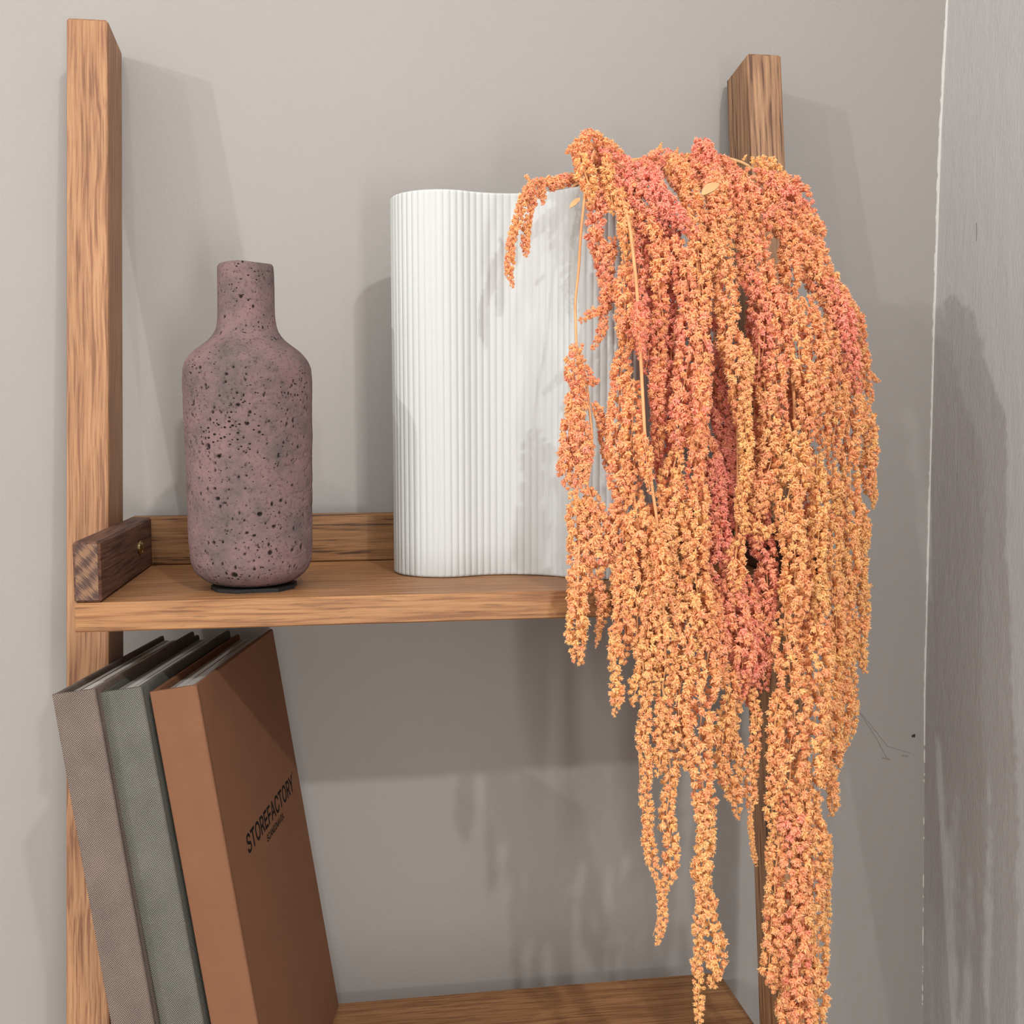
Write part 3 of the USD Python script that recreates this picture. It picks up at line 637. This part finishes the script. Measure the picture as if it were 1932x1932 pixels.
rib = 0.00085 * np.abs(np.sin(np.pi * sv / PER * NR)) ** 0.75 - 0.0008
VHT = 0.2985
rings = []
def ring(off, z, ribk): rings.append(np.column_stack([O + NO * (off + ribk * rib)[:, None], np.full(NP, z)]))
for z, off, kk in ((0.0002, -0.0016, 0), (0.0010, -0.0006, 0.8), (0.0025, 0, 1), (0.10, 0, 1), (0.20, 0, 1), (VHT - 0.0022, 0, 1), (VHT - 0.0008, -0.0003, 0.8), (VHT, -0.0012, 0.2), (VHT - 0.0002, -0.0032, 0), (VHT - 0.0014, -0.0040, 0), (0.15, -0.0042, 0), (0.007, -0.0042, 0)):
    ring(np.full(NP, off), z, kk)
V = np.vstack(rings); nr = len(rings)
i, k = np.meshgrid(np.arange(nr - 1), np.arange(NP), indexing='ij'); a, b = i * NP + k, i * NP + (k + 1) % NP
F = [np.stack([a, b, b + NP], -1).reshape(-1, 3), np.stack([a, b + NP, a + NP], -1).reshape(-1, 3)]
for ri, flip in ((0, True), (nr - 1, False)):
    flat = trimesh.creation.triangulate_polygon(sg.Polygon(rings[ri][:, :2]), engine='earcut')
    vv, ff = flat
    idx = np.argmin(((vv[:, None, :] - rings[ri][None, :, :2]) ** 2).sum(-1), 1) if len(vv) != NP or not np.allclose(vv, rings[ri][:, :2]) else np.arange(NP)
    ff = idx[ff] + ri * NP
    F.append(ff[:, ::-1] if flip else ff)
F = np.vstack(F)
ca, sa = math.cos(VANG), math.sin(VANG)
V = np.column_stack([V[:, 0] * ca - V[:, 1] * sa + VC[0], V[:, 0] * sa + V[:, 1] * ca + VC[1], V[:, 2]])
vase = obj('ribbed_vase', (V, F), M_VASE, smooth=50)
tag(vase, 'tall white vertically ribbed vase with a wavy outline, filled with peach flowers', 'vase')

# ------------------------------------------------------------------ the three books
def book(label, loc, yaw, lean, D, H, T, mat, title=False):
    cl, sl_ = math.cos(lean), math.sin(lean); cy, sy = math.cos(yaw), math.sin(yaw)
    R = np.array([[cy, -sy, 0], [sy, cy, 0], [0, 0, 1]]) @ np.array([[cl, 0, -sl_], [0, 1, 0], [sl_, 0, cl]])
    M = Gf.Matrix4d(1.0)
    for q in range(3): M.SetRow(q, Gf.Vec4d(*map(float, R[:, q]), 0))
    M.SetRow(3, Gf.Vec4d(*map(float, loc), 1))
    t = thing('book', label, 'book', matrix=M)
    B = 0.0034
    obj('back_cover', cbox(0, B, 0.0016, D, 0, H, 0.0009), mat, t)
    fc = obj('front_cover', cbox(T - B, T, 0.0016, D, 0, H, 0.0009), mat, t)
    # a spine with rounded shoulders
    pts = [(0, 0.0032), (0, 0.0012), (0.0004, 0.0004), (0.0012, 0), (T - 0.0012, 0), (T - 0.0004, 0.0004), (T, 0.0012), (T, 0.0032)]
    sp = trimesh.creation.extrude_polygon(sg.Polygon(pts), H, engine='earcut')
    obj('spine', sp, mat, t)
    # page block in leaves: a few signatures of slightly different size
    x = B + 0.0003; k = 0
    while x < T - B - 0.0012:
        w = min(rng.uniform(0.003, 0.0062), T - B - 0.0003 - x)
        dz = rng.uniform(0.0034, 0.0050)
        obj('page_block', cbox(x, x + w - 0.0002, 0.0034, D - rng.uniform(0.005, 0.007), 0.003, H - dz, 0.0003), M_PAGE, t)
        x += w; k += 1
    if title:
        def lettering(text, b0, b1, c0, h, depth):
            g = meshkit.text_mesh(text, 1.0, 0.1, bold=True)
            v = g.vertices; lo, hi = v.min(0), v.max(0)
            v = (v - lo) / (hi - lo)
            g.vertices = np.column_stack([T - 0.0001 + v[:, 2] * depth, b0 + v[:, 0] * (b1 - b0), c0 + v[:, 1] * h])
            return g
        obj('lettering', lettering('STOREFACTORY', TX0, TX1, TC, TCH, 0.0002), M_INK, fc)
        obj('lettering', lettering('SCANDINAVIA', TX2, TX3, TC2, TCH2, 0.0002), M_INK, fc)
        ringm = trimesh.creation.annulus(0.0007, 0.0011, 0.0002, sections=16)
        v = ringm.vertices
        ringm.vertices = np.column_stack([T + v[:, 2], TX1 + 0.003 + v[:, 0], TC + TCH + v[:, 1]])
        obj('lettering', ringm, M_INK, fc)
    return t
TX0, TX1, TC, TCH = 0.0440, 0.1880, 0.2110, 0.0145
TX2, TX3, TC2, TCH2 = 0.0920, 0.1450, 0.2015, 0.0056
YAWB, LEANB, DB, HB = -0.1868, 0.1539, 0.2097, 0.3515
book('brown linen covered book, leftmost of the three leaning books', (0.0300, -0.2339, ZL), YAWB, 0.1420, DB, HB, 0.0305, M_BROWN)
book('grey-green linen covered book between the brown and the terracotta books', (0.0636, -0.2323, ZL), YAWB, LEANB, DB, HB, 0.0312, M_GREEN)
book('terracotta cloth covered book with black lettering on its front cover', (0.0986, -0.2349, ZL), YAWB, LEANB, DB, HB, 0.0338, M_TERRA, True)

# ------------------------------------------------------------------ the dried amaranth
COL = np.array([srgb(255, 222, 157, 1), srgb(255, 202, 152, 1), srgb(253, 182, 166, 1)])
def colour(c):
    c = np.clip(c, 0, 2)
    w = np.stack([np.clip(1 - c, 0, 1), 1 - np.abs(c - 1), np.clip(c - 1, 0, 1)], -1)
    return w @ COL
ICO = trimesh.creation.icosphere(0, 1.0)
def florets(path, width, c):
    """A tassel: knots of pointed bracts set round a thread."""
    P = spline(path, 0.0015)
    n = len(P)
    wob = np.stack([meshkit.noise(np.stack([np.arange(n) * 0.09 + rng.uniform(0, 99), np.zeros(n), np.zeros(n)], 1), q) - 0.5 for q in range(3)], 1)
    P = P + wob * 0.003
    seg = np.linalg.norm(np.diff(P, axis=0), axis=1); L = seg.sum()
    tan = np.gradient(P, axis=0); tan /= np.linalg.norm(tan, axis=1, keepdims=True)
    R = width * 0.56
    rc = float(np.clip(0.32 * width, 0.0015, 0.0040))
    nk = int(max(4, (1.12 if path[0][2] > 0 else 0.92) * (2 * math.pi * max(R - 0.4 * rc, 0.4 * rc) * L + 2 * R * R) / (math.pi * rc * rc)))
    u = (np.arange(nk) + rng.uniform(-0.4, 0.4, nk) + 0.5) / nk
    u = np.clip(u, 0, 1)
    idx = np.clip((u * (n - 1)).astype(int), 0, n - 1)
    ang = np.arange(nk) * 2.39996 + rng.uniform(-0.5, 0.5, nk)
    t = tan[idx]
    ref = np.where(np.abs(t[:, 1:2]) < 0.9, np.array([[0, 1.0, 0]]), np.array([[1.0, 0, 0]]))
    a = np.cross(t, ref); a /= np.linalg.norm(a, axis=1, keepdims=True); b = np.cross(t, a)
    rad = np.cos(ang)[:, None] * a + np.sin(ang)[:, None] * b
    s = u * L
    prof = np.clip(0.55 + s / (2.2 * width), 0, 1) * np.clip(0.42 + (L - s) / (2.5 * width), 0, 1)
    prof = prof * (0.86 + 0.3 * meshkit.noise(np.stack([s * 70 + rng.uniform(0, 99), s * 0, s * 0], 1), 3))
    kr = rc * rng.uniform(0.85, 1.15, nk) * np.clip(prof, 0.5, 1.1)
    ctr = P[idx] + rad * (np.maximum(R * prof - kr * 0.75, 0.15 * kr))[:, None] * rng.uniform(0.75, 1.05, nk)[:, None]
    NB = 25
    o = rad * 0.9 + t * 0.45
    o /= np.linalg.norm(o, axis=1, keepdims=True)
    u_ = rng.normal(size=(nk, NB, 3)); u_ /= np.linalg.norm(u_, axis=2, keepdims=True)
    u_ = u_ + o[:, None] * 0.8
    u_ /= np.linalg.norm(u_, axis=2, keepdims=True)
    tg = rng.normal(size=(nk, NB, 3)) + t[:, None] * 0.5
    tg = tg - (tg * u_).sum(2, keepdims=True) * u_
    tg /= np.linalg.norm(tg, axis=2, keepdims=True)
    d = tg * rng.uniform(0.55, 1.0, (nk, NB, 1)) + u_ * rng.uniform(0.35, 0.9, (nk, NB, 1))
    d /= np.linalg.norm(d, axis=2, keepdims=True)
    wd = np.cross(d, u_); wd /= np.linalg.norm(wd, axis=2, keepdims=True) + 1e-9
    nn = np.cross(wd, d)
    nn = nn * np.sign((nn * u_).sum(2, keepdims=True))
    ln = (kr[:, None] * rng.uniform(0.58, 0.95, (nk, NB)))[..., None]
    pos = ctr[:, None] + u_ * (kr[:, None, None] * rng.uniform(0.5, 0.8, (nk, NB, 1)))
    base = pos - d * ln * 0.42
    tip = pos + d * ln * 0.58
    hw = ln * 0.25
    m0, m1, m2 = pos + nn * hw * 0.55, pos + wd * hw - nn * hw * 0.2, pos - wd * hw - nn * hw * 0.2
    V = np.stack([base, m0, m1, m2, tip], 2).reshape(-1, 3)
    q = np.arange(nk * NB)[:, None, None] * 5
    pat = np.array([[0, 2, 1], [0, 3, 2], [0, 1, 3], [4, 1, 2], [4, 2, 3], [4, 3, 1]])
    F = (q + pat[None]).reshape(-1, 3)
    cc = c + rng.normal(0, 0.28, nk)[:, None] + rng.normal(0, 0.16, (nk, NB)) + 0.35 * (meshkit.noise(ctr * 38 + 7, 17) - 0.5)[:, None]
    col = colour(cc) * rng.uniform(0.90, 1.08, (nk, NB, 1))
    warm = np.array([1.0, 0.88, 0.78]); pale = np.array(srgb(255, 232, 205, 1))
    col = np.stack([col * warm, col * (1 + warm) / 2, col * (1 + warm) / 2, col * (1 + warm) / 2, 0.66 * col + 0.34 * pale], 2).reshape(-1, 3)
    col = np.minimum(col, 0.98)
    tv, tf = tube(P[::3], 0.0007, 0.0004, 5)
    kv = (ctr[:, None] + ICO.vertices[None] * (kr * 0.52)[:, None, None]).reshape(-1, 3)
    kf = (ICO.faces[None] + (np.arange(nk) * len(ICO.vertices))[:, None, None]).reshape(-1, 3)
    kc = np.repeat(np.minimum(colour(cc.mean(1)) * warm, 0.98), len(ICO.vertices), 0)
    V2 = np.vstack([V, tv, kv]); F2 = np.vstack([F, tf + len(V), kf + len(V) + len(tv)])
    C2 = np.vstack([col, np.tile(colour(np.array([min(c, 0.9)])) * 0.9, (len(tv), 1)), kc])
    return V2, F2, C2

LABELS = [
    'short peach amaranth sprig drooping over the left part of the white vase rim',
    'leftmost long amaranth stem hanging before the white vase, ending just below the shelf edge',
    'long amaranth stem with a bare tan stalk down its front, beside the white gap',
    'pink amaranth stem arching from the bouquet top down to the right',
    'amaranth stem ending in the long tails left of the right shelf post',
    'dusky pink amaranth stem hanging deep in the middle of the bouquet',
    'pale wheat-coloured amaranth stem hanging in the middle right front of the bouquet',
    'thickest amaranth stem, its rope running out of the bottom of the picture',
    'outermost amaranth stem on the right, nearest the side wall',
    'bare pale stalk arching over the top of the bouquet with yellow tufts',
]
OPEN = np.array([0.372, -0.150, 0.293])
for si, (items, lab) in enumerate(zip(STRANDS, LABELS)):
    stem = thing('amaranth_stem', lab, 'dried flower', group=None)
    first = True
    for kind, w, c, pts in items:
        pts = np.array(pts, float).reshape(-1, 3) / 2000.0
        if kind == 'k':
            wm = w * 1e-4
            if si in (4, 5, 6, 7, 8):
                pts = pts + [0, 0.011, 0]
            if first:
                foot = np.array([0.325 + 0.008 * si, -0.135 - 0.003 * (si % 5), 0.02 + 0.004 * si])
                mouth = OPEN + np.array([0.006 * ((si * 3) % 7 - 3), 0.004 * ((si * 5) % 7 - 3) * 0.6, 0.0])
                rise = mouth + np.array([0, 0, 0.025])
                p = np.vstack([foot, mouth, 0.5 * (rise + pts[0]) + [0, 0, 0.006], pts]) if si != 0 else np.vstack([foot, mouth + [-0.02, 0.004, 0], pts])
                first = False
            else:
                p = pts
            v, f = tube(spline(p, 0.006), wm * 0.55, wm * 0.34, 8)
            obj('stalk', (v, f), M_PALE if si == 9 else M_STALK, stem, smooth=True)
        else:
            v, f, col = florets(pts, w * 1e-4, c)
            obj('tassel', (v, f), M_FLOWER, stem, tint=col)
# a few dry leaves among the tassels
def leaf(parent, p, direction, normal, length, width, mat=None):
    d = np.array(direction, float); d /= np.linalg.norm(d)
    nn = np.array(normal, float); s = np.cross(nn, d); s /= np.linalg.norm(s); nn = np.cross(d, s)
    v = []
    ts = np.linspace(0, 1, 9)
    for layer in (0.0004, -0.0004):
        for t in ts:
            w = width * math.sin(math.pi * min(1, 0.06 + 0.94 * t)) ** 0.8 * 0.5
            c = np.array(p) + d * t * length - nn * 0.25 * length * t * t + nn * layer
            v += [c - s * w + nn * w * 0.35, c, c + s * w + nn * w * 0.35]
    v = np.array(v); f = []
    for i in range(8):
        for k in range(2):
            a = i * 3 + k
            f += [[a, a + 1, a + 4], [a, a + 4, a + 3], [a + 27, a + 31, a + 28], [a + 27, a + 30, a + 31]]
    obj('leaf', (v, np.array(f)), mat or M_PALE, parent, smooth=True)

leaf(stage.GetPrimAtPath('/World/amaranth_stem_006'), (0.4315, -0.254, 0.279), (0.75, 0.0, 0.62), (-0.3, -0.9, 0.4), 0.0165, 0.0075)
leaf(stage.GetPrimAtPath('/World/amaranth_stem_001'), (0.3500, -0.2285, 0.2795), (-0.75, -0.1, -0.6), (0.2, -0.9, 0.5), 0.0100, 0.0036, M_STALK)
